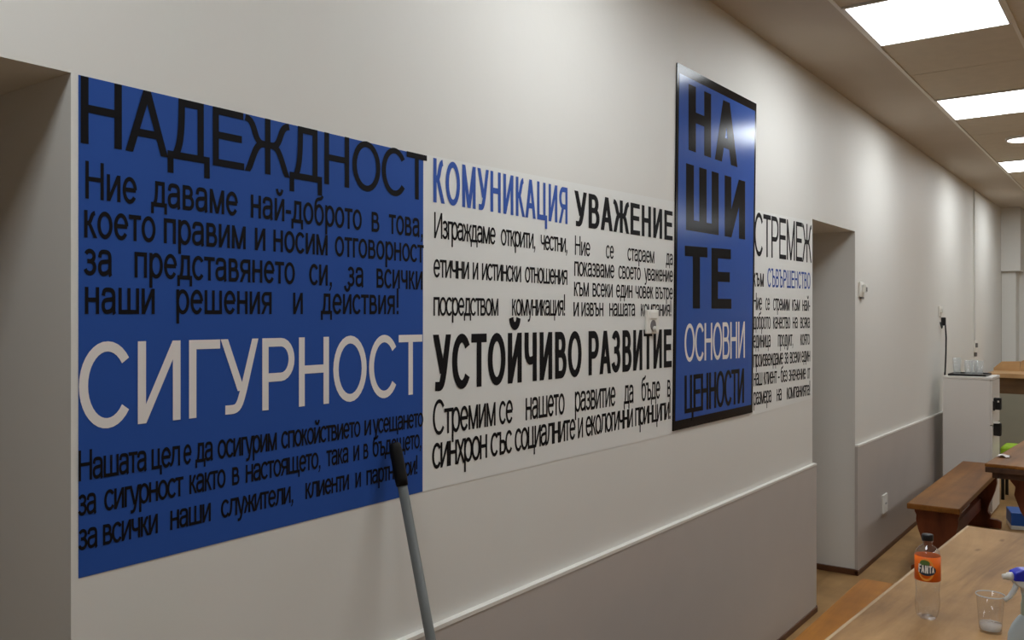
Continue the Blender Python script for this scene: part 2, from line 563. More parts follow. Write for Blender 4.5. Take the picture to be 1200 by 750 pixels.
    if c == 'Ч':
        W = w[c]; r = W - B - hx
        V(r, 0, X)
        S([(B - .02 + hx, X), (B - .02 + hx, X * .72)] + bez((B - .02 + hx, X * .7), (B - .02 + hx, X * .40), (W * .42, X * .38), (r, X * .47)))
        return W, P
    if c == 'В':
        W = .93 if up else .73
        V(B + hx, 0, X); md = X * .53
        bowl(B + hx, W - .13 - hx, X - hy, md); bowl(B + hx, W - .06 - hx, md, hy)
        return W, P
    if c == 'Я':
        W = .97 if up else .76
        r = W - B - hx; V(r, 0, X)
        md = X * .46; ry = (X - hy - md) / 2; rx = min(ry * 1.05, .5); l = .07 + hx
        S([(r, X - hy)] + arcp(l + rx, md + ry, rx, ry, 90, 270) + [(r, md)])
        D(.04 + k, 0, W * .47, md)
        return W, P
    if c == 'К':
        W = .86 if up else .66
        V(B + hx, 0, X)
        m_ = X * .53
        S([(B + hx, m_)] + bez((W * .36, m_), (W * .62, m_), (W * .55, X - hy), (W * .84, X - hy)))
        D(W * .46, m_, W - .01 - k, 0)
        return W, P
    if c == 'Ж':
        W = 1.26 if up else .94
        cx = W / 2; V(cx, 0, X); m_ = X * .53
        for s in (-1, 1):
            S([(cx, m_)] + bez((cx + s * W * .10, m_), (cx + s * W * .31, m_), (cx + s * W * .24, X - hy), (cx + s * W * .47, X - hy)))
            S([(cx, m_)] + bez((cx + s * W * .08, m_), (cx + s * W * .24, m_ * .98), (cx + s * W * .26, m_ * .75), (cx + s * (W * .49 - k), -.03)), clamp=(0, X))
        return W, P
    if c == 'З':
        W = .84 if up else .65
        m_ = X * .535; cx = W * .47
        ru = (X - hy - m_) / 2; rl = (m_ - hy) / 2
        S(arcp(cx, m_ + ru, W * .40 - hx, ru, 158, -90, 18))
        S(arcp(cx, hy + rl, W * .44 - hx, rl, 90, -162, 18))
        H(m_, W * .3, cx)
        return W, P
    if c == 'О':
        W = 1.06 if up else .78
        E(W / 2, X / 2, W / 2 - (.05 if up else .05) - hx, X / 2 + .01 - hy); return W, P
    if c == 'С':
        W = .98 if up else .70
        E(W * .53, X / 2, W * .48 - hx, X / 2 + .01 - hy, 38, 322); return W, P
    if c == 'Ъ' or c == 'Ь':
        if up: W = 1.1
        else: W = .88 if c == 'Ъ' else .73
        x = (W * .30 if c == 'Ъ' else B) + hx
        V(x, 0, X)
        if c == 'Ъ': H(X - hy, .02, x)
        bowl(x, W - .06 - hx, X * .57, hy)
        return W, P
    if ch == 'Д' or ch == 'д':
        W = 1.0 if up else .80
        t = -.24 if up else -.2
        H(hy, .02, W - .02)
        V(.02 + hx * .9, t, 2 * hy, hx * .9); V(W - .02 - hx * .9, t, 2 * hy, hx * .9)
        r = W * .84 - hx; V(r, 0, X); H(X - hy, W * .26, r)
        S(bez((W * .26 + hx, X), (W * .26 + hx, X * .5), (W * .24 + hx, X * .25), (W * .12 + hx, hy)))
        return W, P
    if c == 'Л':
        W = .99 if up else .80
        r = W - B - hx; V(r, 0, X); H(X - hy, W * .24, r)
        S(bez((W * .24 + hx, X), (W * .24 + hx, X * .3), (W * .24, hy), (.02, hy)))
        return W, P
    if c == 'Х':
        W = .9 if up else .69
        D(.02 + k, 0, W - .04 - k, X); D(W - .02 - k, 0, .04 + k, X); return W, P
    if ch == 'А':
        D(.02 + k, 0, .465, 1); D(.91 - k, 0, .465, 1); H(.32, .2, .73); return .93, P
    if ch == 'Е':
        V(b + hx, 0, 1); H(1 - hy, b, .86); H(.53, b, .82); H(hy, b, .88); return .92, P
    if ch == 'У':
        D(.02 + k, 1, .47, .30)
        S([(.86 - hx, 1.06), (.53, .33)] + bez((.49, .24), (.40, .03), (.34, hy), (.12, hy)), clamp=(-1, 1))
        return .88, P
    if ch == 'Р':
        V(b + hx, 0, 1); bowl(b + hx, .88 - hx, 1 - hy, .45); return .92, P
    if ch == 'а':
        x = .63 - hx * .4
        S([(.07 + hx, .50)] + bez((.10 + hx, .60), (.13 + hx, X - hy), (.28, X - hy), (.36, X - hy)) + bez((.36, X - hy), (.56, X - hy), (x, .62), (x, .45)) + [(x, .12)] + bez((x, .12), (x, .05), (x + .02, .02), (x + .04, 0.0), 4))
        S(bez((x, .43), (.52, .38), (.30, .41), (.20, .36)) + bez((.20, .36), (.03 + hx, .30), (.04 + hx, hy), (.30, hy)) + bez((.30, hy), (.48, hy), (x, .14), (x, .28)))
        return .78, P
    if ch == 'б':
        E(.40, .36, .33 - hx, .37 - hy)
        S(bez((.07 + hx, .36), (.05 + hx, .78), (.18, .86), (.36, .89)) + bez((.36, .89), (.52, .91), (.60, .93), (.64, 1.02)))
        return .79, P
    if ch == 'е':
        E(.40, X / 2, .33 - hx, X / 2 + .01 - hy, 4, 325); H(.375, .10, .72 - hx * .6); return .78, P
    if ch == 'р':
        V(lb + hx, -.28, X); E(.41, X / 2, .33 - hx, X / 2 + .01 - hy); return .78, P
    if ch == 'у':
        D(.01 + k, X, .35, .03)
        S([(.68 - hx, X + .04), (.40, .04)] + bez((.37, -.06), (.32, -.2), (.26, -.28 + hy), (.09, -.27 + hy)), clamp=(-1, X))
        return .69, P
    if ch == 'F':
        V(b + hx, 0, 1); H(1 - hy, b, .82); H(.5, b, .75); return .84, P
    if ch == 'N':
        V(b + hx, 0, 1); V(.89 - hx, 0, 1); D(b + hx, 1, .89 - hx, 0); return .99, P
    raise ValueError(ch)

def word_polys(word, hx, hy, track):
    """polygons scaled so the ink runs from 0 to 1 in x"""
    x = 0; polys = []
    for i, ch in enumerate(word):
        adv, ps = glyph(ch, hx, hy)
        polys += [[(p[0] + x, p[1], p[2] + 7 * (i % 2)) for p in q] for q in ps]
        x += adv + track
    lo = min(p[0] for q in polys for p in q); hi = max(p[0] for q in polys for p in q)
    return [[((p[0] - lo) / (hi - lo), p[1], p[2]) for p in q] for q in polys]

LETTERING = [
    ('A', 'headline black', (0.148, 0.12), -0.05, 'ink', (0.7725, 1.8663, 1.6519, 1.8613, 0.1142, 0.1137), [('НАДЕЖДНОСТ', 0.7725, 1.6519)]),
    ('A', 'upper paragraph', (0.148, 0.12), -0.06, 'ink', (0.7808, 1.773, 1.6373, 1.7689, 0.0643, 0.0642), [('Ние', 0.7808, 0.8749), ('даваме', 0.9023, 1.0897), ('най-доброто', 1.1208, 1.4281), ('в', 1.4595, 1.4849), ('това,', 1.5169, 1.6373)]),
    ('A', 'upper paragraph', (0.148, 0.12), -0.06, 'ink', (0.7787, 1.7065, 1.6404, 1.7062, 0.0645, 0.0606), [('което', 0.7787, 0.9114), ('правим', 0.9278, 1.1084), ('и', 1.1304, 1.157), ('носим', 1.1769, 1.3248), ('отговорност', 1.3458, 1.6404)]),
    ('A', 'upper paragraph', (0.148, 0.12), -0.06, 'ink', (0.7778, 1.6419, 1.636, 1.6388, 0.0633, 0.0629), [('за', 0.7778, 0.8285), ('представянето', 0.8702, 1.2333), ('си,', 1.2724, 1.3372), ('за', 1.3831, 1.4335), ('всички', 1.4754, 1.636)]),
    ('A', 'upper paragraph', (0.148, 0.12), -0.06, 'ink', (0.7799, 1.5758, 1.5497, 1.5778, 0.0639, 0.0623), [('наши', 0.7799, 0.9097), ('решения', 0.953, 1.1726), ('и', 1.2282, 1.255), ('действия!', 1.3051, 1.5497)]),
    ('A', 'headline white', (0.148, 0.12), -0.03, 'white_ink', (0.7696, 1.3785, 1.6347, 1.381, 0.1486, 0.1465), [('СИГУРНОСТ', 0.7696, 1.6347)]),
    ('A', 'lower paragraph', (0.148, 0.12), -0.14, 'ink', (0.769, 1.2921, 1.6385, 1.2987, 0.0523, 0.0478), [('Нашата', 0.769, 0.8939), ('цел', 0.9033, 0.9612), ('е', 0.9683, 0.9857), ('да', 0.9938, 1.0324), ('осигурим', 1.0428, 1.1857), ('спокойствието', 1.1972, 1.4238), ('и', 1.4362, 1.4581), ('усещането', 1.4631, 1.6385)]),
    ('A', 'lower paragraph', (0.148, 0.12), -0.14, 'ink', (0.7681, 1.2328, 1.631, 1.2464, 0.0505, 0.0479), [('за', 0.7681, 0.8002), ('сигурност', 0.814, 0.9683), ('както', 0.981, 1.0611), ('в', 1.0761, 1.0933), ('настоящето,', 1.1084, 1.3041), ('така', 1.3208, 1.3868), ('и', 1.4015, 1.4201), ('в', 1.4335, 1.4488), ('бъдещето,', 1.4631, 1.631)]),
    ('A', 'lower paragraph', (0.148, 0.12), -0.14, 'ink', (0.7684, 1.1744, 1.6165, 1.1836, 0.0498, 0.0464), [('за', 0.7684, 0.8024), ('всички', 0.8118, 0.9158), ('наши', 0.941, 1.0274), ('служители,', 1.0505, 1.2287), ('клиенти', 1.262, 1.3883), ('и', 1.4083, 1.4254), ('партньори!', 1.4428, 1.6165)]),
    ('B', 'blue headline', (0.215, 0.14), 0, 'blue_ink', (1.6761, 1.8615, 2.3061, 1.8594, 0.1121, 0.1126), [('КОМУНИКАЦИЯ', 1.6761, 2.3061)]),
    ('B', 'left paragraph', (0.14, 0.11), -0.14, 'ink', (1.6797, 1.7708, 2.3047, 1.7718, 0.0663, 0.0596), [('Изграждаме', 1.6797, 1.9367), ('открити,', 1.9607, 2.1294), ('честни,', 2.158, 2.3047)]),
    ('B', 'left paragraph', (0.14, 0.11), -0.14, 'ink', (1.6771, 1.6718, 2.3047, 1.6707, 0.0632, 0.0636), [('етични', 1.6771, 1.8197), ('и', 1.8356, 1.8595), ('истински', 1.8755, 2.0581), ('отношения', 2.0773, 2.3047)]),
    ('B', 'left paragraph', (0.14, 0.11), -0.14, 'ink', (1.6771, 1.5743, 2.291, 1.5753, 0.0656, 0.066), [('посредством', 1.6771, 1.9493), ('комуникация!', 2.0136, 2.291)]),
    ('B', 'right headline', (0.235, 0.15), 0, 'ink', (2.3455, 1.8582, 3.0447, 1.8606, 0.1113, 0.1098), [('УВАЖЕНИЕ', 2.3455, 3.0447)]),
    ('B', 'right paragraph', (0.14, 0.11), -0.1, 'ink', (2.349, 1.7667, 3.0455, 1.767, 0.0615, 0.0594), [('Ние', 2.349, 2.4423), ('се', 2.5425, 2.5956), ('стараем', 2.6908, 2.8928), ('да', 2.9871, 3.0455)]),
    ('B', 'right paragraph', (0.14, 0.11), -0.1, 'ink', (2.3455, 1.7006, 3.0455, 1.7034, 0.0635, 0.0597), [('показваме', 2.3455, 2.5997), ('своето', 2.6272, 2.7872), ('уважение', 2.815, 3.0455)]),
    ('B', 'right paragraph', (0.14, 0.11), -0.1, 'ink', (2.3439, 1.637, 3.0455, 1.6378, 0.0622, 0.0601), [('към', 2.3439, 2.4332), ('всеки', 2.4567, 2.5881), ('един', 2.6114, 2.7259), ('човек', 2.7491, 2.886), ('вътре', 2.9036, 3.0455)]),
    ('B', 'right paragraph', (0.14, 0.11), -0.1, 'ink', (2.3404, 1.5735, 3.0309, 1.5751, 0.0616, 0.0595), [('и', 2.3404, 2.3724), ('извън', 2.3878, 2.5257), ('нашата', 2.5652, 2.7466), ('компания!', 2.7892, 3.0309)]),
    ('B', 'bold headline', (0.25, 0.165), -0.02, 'ink', (1.6748, 1.383, 3.036, 1.3831, 0.1433, 0.1427), [('УСТОЙЧИВО', 1.6748, 2.3893), ('РАЗВИТИЕ', 2.4311, 3.036)]),
    ('B', 'lower paragraph', (0.14, 0.11), -0.12, 'ink', (1.6745, 1.2714, 3.028, 1.2716, 0.0894, 0.0888), [('Стремим', 1.6745, 1.9367), ('се', 1.9524, 2.0177), ('нашето', 2.0807, 2.289), ('развитие', 2.3485, 2.6073), ('да', 2.6648, 2.7347), ('бъде', 2.7937, 2.9401), ('в', 2.9992, 3.028)]),
    ('B', 'lower paragraph', (0.14, 0.11), -0.16, 'ink', (1.6719, 1.1864, 3.0251, 1.1885, 0.0893, 0.0884), [('синхрон', 1.6719, 1.8986), ('със', 1.9139, 2.0136), ('социалните', 2.0268, 2.3525), ('и', 2.3672, 2.3976), ('екологични', 2.4143, 2.7297), ('принципи!', 2.7466, 3.0251)]),
    ('P', 'black lettering', (0.25, 0.165), 0.02, 'ink_gloss', (3.1746, 2.2236, 3.6732, 2.2246, 0.2579, 0.2641), [('НА', 3.1746, 3.6732)]),
    ('P', 'black lettering', (0.25, 0.165), 0.02, 'ink_gloss', (3.1522, 1.9097, 3.7644, 1.9157, 0.2592, 0.2578), [('ШИ', 3.1522, 3.7644)]),
    ('P', 'black lettering', (0.25, 0.165), 0.02, 'ink_gloss', (3.1414, 1.605, 3.6042, 1.6074, 0.243, 0.2547), [('ТЕ', 3.1414, 3.6042)]),
    ('P', 'white lettering', (0.15, 0.11), -0.08, 'white_gloss', (3.1384, 1.3984, 3.7593, 1.3913, 0.1462, 0.1609), [('ОСНОВНИ', 3.1384, 3.7593)]),
    ('P', 'lower black lettering', (0.22, 0.12), -0.14, 'ink_gloss', (3.1384, 1.1978, 3.7503, 1.1928, 0.1468, 0.1523), [('ЦЕННОСТИ', 3.1384, 3.7503)]),
    ('C', 'black headline', (0.13, 0.11), -0.06, 'ink', (3.8868, 1.8528, 4.7156, 1.8596, 0.1984, 0.202), [('СТРЕМЕЖ', 3.8868, 4.7156)]),
    ('C', 'black subheadline', (0.17, 0.12), -0.02, 'ink', (3.8731, 1.7116, 4.0062, 1.713, 0.0873, 0.0848), [('към', 3.8731, 4.0062)]),
    ('C', 'blue subheadline', (0.17, 0.12), -0.02, 'blue_ink', (4.0545, 1.7135, 4.6954, 1.7206, 0.0897, 0.0859), [('СЪВЪРШЕНСТВО', 4.0545, 4.6954)]),
    ('C', 'paragraph', (0.14, 0.1), -0.12, 'ink', (3.8731, 1.6037, 4.6911, 1.6044, 0.0799, 0.0768), [('Ние', 3.8731, 3.9841), ('се', 4.0285, 4.0852), ('стремим', 4.1315, 4.3669), ('към', 4.4067, 4.5243), ('най-', 4.5651, 4.6911)]),
    ('C', 'paragraph', (0.14, 0.1), -0.12, 'ink', (3.8731, 1.5157, 4.6897, 1.514, 0.0807, 0.0768), [('доброто', 3.8731, 4.0967), ('качество', 4.1315, 4.3759), ('на', 4.4145, 4.4895), ('всяка', 4.5338, 4.6869)]),
    ('C', 'paragraph', (0.14, 0.1), -0.12, 'ink', (3.8731, 1.4304, 4.6897, 1.4263, 0.0815, 0.0768), [('единица', 3.8731, 4.0967), ('продукт,', 4.1989, 4.4184), ('която', 4.5338, 4.6869)]),
    ('C', 'paragraph', (0.14, 0.1), -0.16, 'ink', (3.8763, 1.3422, 4.6897, 1.3377, 0.0815, 0.0768), [('произвеждаме', 3.8763, 4.2717), ('за', 4.2915, 4.3466), ('всеки', 4.372, 4.5338), ('един', 4.5515, 4.6897)]),
    ('C', 'paragraph', (0.14, 0.1), -0.16, 'ink', (3.8763, 1.2568, 4.6897, 1.2469, 0.0827, 0.0768), [('наш', 3.8763, 3.9874), ('клиент', 4.0062, 4.1834), ('-', 4.1989, 4.2217), ('без', 4.2387, 4.334), ('значение', 4.3542, 4.6204), ('от', 4.6443, 4.6897)]),
    ('C', 'paragraph', (0.14, 0.1), -0.16, 'ink', (3.8763, 1.1691, 4.6897, 1.1588, 0.0834, 0.0768), [('размера', 3.8763, 4.1083), ('на', 4.1822, 4.2509), ('компанията!', 4.3252, 4.6897)]),
]


def lettering(pk, parent, x):
    """each block of writing becomes one printed part of its poster"""
    blocks = {}
    for row in LETTERING:
        if row[0] == pk: blocks.setdefault((row[1], row[4]), []).append(row)
    for (part, col), rows in blocks.items():
        m = MB()
        for _, _, (tx, ty), track, _, (yl, zl, yr, zr, cl, cr), words in rows:
            for w, ya, yb in words:
                for q in word_polys(w, tx / 2, ty / 2, track):
                    pts = []
                    for s, g, dep in q:
                        y = ya + (yb - ya) * s
                        t = (y - yl) / (yr - yl)
                        pts.append((x + dep * 2.5e-5, y, zl + (zr - zl) * t + g * (cl + (cr - cl) * t)))
                    m.face(pts)
        o = m.build('headline' if 'headline' in part else ('lettering' if 'lettering' in part else 'paragraph'), col, parent)
        o['label'] = part

def sheet(parent, name, m_, quad, x0, x1):
    m = MB()
    m.prism([(p[0], p[1]) for p in quad], 'X', x0, x1)
    return m.build(name, m_, parent)

t = thing('wall_poster', 'large blue wall poster with black and white headlines, leftmost on the wall', 'poster')
sheet(t, 'vinyl_sheet', 'blue_vinyl', [(0.7695, 1.128), (1.6365, 1.136), (1.6395, 1.974), (0.7695, 1.981)], 0.0, 0.001)
lettering('A', t, 0.0016)
t = thing('wall_poster', 'white wall poster with blue and black headlines between the two blue ones', 'poster')
sheet(t, 'vinyl_sheet', 'white_vinyl', [(1.6366, 1.136), (3.07, 1.13), (3.07, 2.01), (1.6396, 1.977)], 0.0, 0.0009)
lettering('B', t, 0.0016)
t = thing('wall_poster', 'narrow white wall poster beside the door opening', 'poster')
sheet(t, 'vinyl_sheet', 'white_vinyl', [(3.82, 1.125), (4.733, 1.14), (4.733, 2.083), (3.85, 2.06)], 0.0, 0.0009)
lettering('C', t, 0.0016)

# the tall glossy board stands off the wall
t = thing('wall_board', 'tall glossy blue board with a black border, hung between the white posters', 'sign')
BQ = [(3.0405, 1.1403), (3.8539, 1.1403), (3.9036, 2.5462), (3.0774, 2.5414)]
sheet(t, 'backing', 'panel_black', BQ, 0.0005, 0.0055)
def lerp2(u, v):
    a, b_, c, d = BQ
    p = [(a[i] * (1 - u) + b_[i] * u) * (1 - v) + (d[i] * (1 - u) + c[i] * u) * v for i in (0, 1)]
    return tuple(p)
sheet(t, 'face', 'panel_blue', [lerp2(.022, .026), lerp2(.975, .026), lerp2(.975, .974), lerp2(.022, .974)], 0.0055, 0.006)
lettering('P', t, 0.0064)

# ------------------------------------------------------------------ switches and sockets on the wall
t = thing('wall_socket', 'white socket and switch plate set into the white poster beside the tall board', 'socket', (0.0, 2.865, 1.557))
m = MB(); m.box(0.001, 0.011, -0.047, 0.047, -0.046, 0.041, 0.003); m.build('plate', 'white_plastic', t)
m = MB(); m.box(0.010, 0.014, -0.03, 0.03, 0.008, 0.034, 0.002); m.build('rocker', 'white_trim', t)
m = MB()
m.box(0.0105, 0.0125, -0.024, 0.024, 0.012, 0.02)
m.build('slot', 'socket_dark', t)
def disc_x(m, x0, x1, cy, cz, r, n=24):
    pts = [(cy + r * math.cos(2 * PI * i / n), cz + r * math.sin(2 * PI * i / n)) for i in range(n)]
    m.prism(pts, 'X', x0, x1)
m = MB(); disc_x(m, 0.0105, 0.013, 0.0, -0.016, 0.02); m.build('socket_well', 'socket_dark', t)
m = MB(); disc_x(m, 0.011, 0.026, 0.004, -0.028, 0.01); m.build('plug', 'white_plastic', t)

t = thing('wall_switch', 'white wall switch with a plugged adapter beside the door opening', 'switch', (0.0, 5.69, 1.745))
m = MB(); m.box(0.0, 0.012, -0.05, 0.04, -0.048, 0.044, 0.003); m.build('plate', 'white_plastic', t)
m = MB(); m.box(0.012, 0.034, -0.012, 0.030, -0.022, 0.03, 0.004); m.build('adapter', 'white_plastic', t)
m = MB(); m.box(0.0335, 0.0355, -0.004, 0.004, -0.014, 0.012); m.build('dark_slot', 'socket_dark', t)
m = MB(); m.box(0.0335, 0.0355, 0.014, 0.022, -0.014, 0.012); m.build('dark_slot', 'socket_dark', t)
m = MB(); m.box(0.0, 0.014, -0.02, 0.03, -0.06, -0.048, 0.002); m.build('clip', 'socket_dark', t)

t = thing('wall_socket', 'small white socket low on the grey wainscot near the bench', 'socket', (0.018, 6.2, 0.332))
m = MB(); m.box(0.0, 0.012, -0.062, 0.055, -0.062, 0.06, 0.003); m.build('plate', 'white_plastic', t)
m = MB(); disc_x(m, 0.0115, 0.0135, 0.0, 0.0, 0.03); m.build('socket_well', 'white_trim', t)
m = MB(); disc_x(m, 0.013, 0.0145, 0.012, 0.0, 0.006); m.build('pin_hole', 'black_plastic', t)
m = MB(); disc_x(m, 0.013, 0.0145, -0.012, 0.0, 0.006); m.build('pin_hole', 'black_plastic', t)

t = thing('wall_socket', 'white socket with a black plug above the white cabinet', 'socket', (0.0, 8.2, 1.6))
m = MB(); m.box(0.0, 0.012, -0.07, 0.06, -0.02, 0.065, 0.003); m.build('plate', 'white_plastic', t)
m = MB(); m.box(0.012, 0.03, -0.05, -0.02, 0.01, 0.04, 0.003); m.build('white_plug', 'white_plastic', t)
m = MB(); m.box(0.0, 0.035, 0.045, 0.08, -0.10, -0.03, 0.006); m.build('black_plug', 'black_plastic', t)
m = MB(); m.tube([(0.01, -0.04, -0.07), (0.02, -0.03, -0.12), (0.02, 0.0, -0.10)], 0.006, 8); m.build('hook', 'black_plastic', t)
m = MB(); m.tube([(0.03, 8.27, 1.51), (0.04, 8.25, 1.40), (0.06, 8.12, 1.26), (0.088, 7.93, 1.13), (0.096, 7.868, 1.104)], 0.0065, 8)
tag(m.build('power_cable', 'black_rubber'), 'black cable hanging from the wall plug down to the white cabinet', 'cable')

t = thing('wall_socket', 'white socket at the foot of the vertical wall trunking', 'socket', (0.0, 9.98, 1.27))
m = MB(); m.box(0.0, 0.012, -0.06, 0.12, -0.05, 0.07, 0.003); m.build('plate', 'white_plastic', t)
m = MB(); m.box(0.012, 0.03, -0.02, 0.03, -0.005, 0.04, 0.005); m.build('plug', 'socket_dark', t)
m = MB(); m.box(0.0, 0.025, -0.02, 0.015, -0.095, -0.056, 0.004); m.build('adapter', 'socket_dark', t)
m = MB()
m.box(0.0, 0.012, 9.915, 9.935, 1.33, CEIL, 0.002)
o = tag(m.build('cable_trunking', 'wall_paint'), 'thin vertical cable trunking running down the far wall to a socket', 'trunking')
m = MB(); m.box(0.0, 0.008, 9.9352, 9.975, 1.33, CEIL); m.build('dark_gap', 'socket_dark', o)

# ------------------------------------------------------------------ broom handle leaning on the wall
top = Vector((0.024, 1.513, 1.27)); bot = Vector((0.4037, 1.4552, 0.03))
ax = (bot - top).normalized()
t = thing('broom', 'grey broom handle with a black grip leaning against the wall', 'broom', (0, 0, 0))
g = top + ax * 0.098
m = MB(); m.tube([top - ax * 0.004, top, top + ax * 0.01, top + ax * 0.03, top + ax * 0.08, g], [0.010, 0.0135, 0.0148, 0.015, 0.015, 0.0138], 20)
m.build('grip', 'black_rubber', t)
m = MB(); m.tube([g - ax * 0.002, bot - ax * 0.03], 0.0115, 20)
m.build('handle', 'grey_paint_metal', t)
m = MB(); m.box(0.30, 0.52, 1.425, 1.485, 0.04, 0.075, 0.01); m.box(0.385, 0.42, 1.44, 1.47, 0.07, 0.11, 0.006)
m.build('head', 'black_plastic', t)
m = MB()
for i in range(12):
    for j in range(3):
        x_, y_ = 0.312 + i * 0.018, 1.437 + j * 0.018
        m.tube([(x_, y_, 0.042), (x_ + (i - 5.5) * 0.001, y_ + (j - 1) * 0.004, 0.001)], 0.006, 5)
m.build('bristles', 'socket_dark', t)

# ------------------------------------------------------------------ furniture
def ogee(hw, h, foot):
    """outline of a carved trestle board: broad under the top, waisted, on a spread foot"""
    r = [(hw, h), (hw, h * .92), (hw * .92, h * .87), (hw * .94, h * .80), (hw * .84, h * .66), (hw * .68, h * .52), (hw * .54, h * .42),
         (hw * .47, h * .34), (hw * .46, h * .28), (hw * .56, h * .24), (hw * .60, h * .20), (hw * .56, h * .155), (foot * .8, h * .15), (foot, h * .11), (foot, 0.0)]
    return r + [(-x, z) for x, z in reversed(r)]

def trestle(name, label, cat, loc, rz, W, Lg, H_, th, top_m, leg_m, hw, foot, insets, edge_m=None, bev=0.006, band=False, worn=False):
    """a plank seat or table top on two carved boards with a stretcher; origin at the near left corner"""
    t = thing(name, label, cat, loc, rz)
    edge = 0.6 * th if band else 0.0
    m = MB(); m.box(0, W, 0, Lg, H_ - th + edge, H_, bev, 3)
    tp = m.build('seat' if 'bench' in name else 'tabletop', top_m, t)
    if band:
        m = MB(); m.box(0.002, W - 0.002, 0.002, Lg - 0.002, H_ - th, H_ - th + edge, 0.003)
        m.build('edge_band', edge_m, t)
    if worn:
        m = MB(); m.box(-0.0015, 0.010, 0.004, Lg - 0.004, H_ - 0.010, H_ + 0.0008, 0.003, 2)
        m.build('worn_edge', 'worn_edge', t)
    if edge_m:
        m = MB(); m.box(0.03, W - 0.03, 0.04, Lg - 0.04, H_ - th - 0.035, H_ - th, 0.004)
        m.build('apron', edge_m, t)
    hl = H_ - th - (0.035 if edge_m else 0)
    for y in insets:
        m = MB()
        m.prism([(W / 2 + x, z) for x, z in ogee(hw, hl, foot)], 'Y', y, y + 0.05, 0.004)
        m.build('leg', leg_m, t)
    m = MB(); m.box(W / 2 - 0.015, W / 2 + 0.015, insets[0] + 0.05, insets[-1], hl * .30, hl * .30 + 0.09, 0.004)
    m.build('stretcher', leg_m, t)
    return t

trestle('bench', 'dark wooden bench with carved legs standing along the grey wainscot', 'bench', (0.267, 5.69, 0), 0.0, 0.288, 1.93, 0.45, 0.034, 'bench_wood', 'leg_wood', 0.125, 0.145, (0.12, 1.72))
trestle('bench', 'orange wooden bench partly under the front table edge', 'bench', (0.458, 1.95, 0), 0.0, 0.28, 1.99, 0.45, 0.035, 'orange_wood', 'leg_wood', 0.12, 0.135, (0.15, 1.78))
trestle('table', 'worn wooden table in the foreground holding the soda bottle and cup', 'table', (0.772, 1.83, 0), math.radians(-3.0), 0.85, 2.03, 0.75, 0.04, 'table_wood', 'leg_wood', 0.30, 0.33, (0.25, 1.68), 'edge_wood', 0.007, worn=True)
trestle('table', 'dark edged wooden table behind, cut by the right side of the picture', 'table', (0.703, 5.56, 0), math.radians(-3.2), 0.80, 1.9, 0.75, 0.05, 'bench_wood', 'leg_wood', 0.33, 0.33, (0.33, 1.52), 'edge_wood', 0.005, band=True)

# white cabinet
t = thing('cabinet', 'tall white cabinet with black handles standing past the bench', 'cabinet', (0.087, 7.84, 0))
m = MB()
m.box(0.0, 0.34, 0.0, 0.40, 0.0, 1.074, 0.004)
m.build('body', 'cabinet_white', t)
m = MB(); m.box(0.0, 0.358, -0.004, 0.404, 1.074, 1.096, 0.004); m.build('top_board', 'cabinet_white', t)
for (z0, z1, hz, hh) in ((0.72, 1.07, 0.885, 0.095), (0.03, 0.71, 0.68, 0.10)):
    m = MB(); m.box(0.34, 0.357, 0.002, 0.398, z0, z1, 0.004)
    d = m.build('door', 'cabinet_white', t)
    m = MB()
    m.box(0.357, 0.41, 0.05, 0.10, hz - hh / 2, hz + hh / 2, 0.006)
    if hz > 0.8:
        m.box(0.357, 0.372, 0.012, 0.03, hz - hh * .55, hz + hh * .25, 0.004)
    h_ = m.build('handle', 'black_plastic', d)
    m = MB()
    if hz > 0.8: disc_y = m.box(0.385, 0.397, 0.044, 0.05, hz + 0.012, hz + 0.026, 0.002)
    else: m.box(0.357, 0.398, 0.03, 0.09, hz + hh / 2, hz + hh / 2 + 0.008, 0.002)
    m.build('latch', 'white_plastic', d)

# tray and glasses on the cabinet
t = thing('tray', 'dark tray under the glasses on top of the white cabinet', 'tray', (0.255, 8.04, 1.096))
m = MB(); m.box(-0.14, 0.135, -0.15, 0.15, 0.0, 0.006, 0.002); m.build('base', 'black_plastic', t)
m = MB()
m.box(-0.14, 0.135, -0.15, -0.144, 0.004, 0.016, 0.001); m.box(-0.14, 0.135, 0.144, 0.15, 0.004, 0.016, 0.001)
m.box(-0.14, -0.134, -0.144, 0.144, 0.004, 0.016, 0.001); m.box(0.129, 0.135, -0.144, 0.144, 0.004, 0.016, 0.001)
m.build('rim', 'black_plastic', t)
def glass(x, y, h, r, label):
    m = MB()
    m.lathe([(0, 0), (r * .82, 0), (r * .84, 0.004), (r, h), (r - .002, h), (r * .82 - .002, 0.012), (0, 0.012)], 24)
    o = m.build('drinking_glass', 'clear_glass', loc=(x, y, 1.1025))
    return tag(o, label, 'glass')
glass(0.165, 8.00, 0.135, 0.032, 'tall clear glass standing alone at the left end of the tray')
glass(0.255, 7.97, 0.115, 0.033, 'clear glass in the middle of the dark tray')
glass(0.325, 8.01, 0.115, 0.033, 'clear glass at the right end of the dark tray')
glass(0.275, 8.10, 0.115, 0.033, 'clear glass at the back of the dark tray')

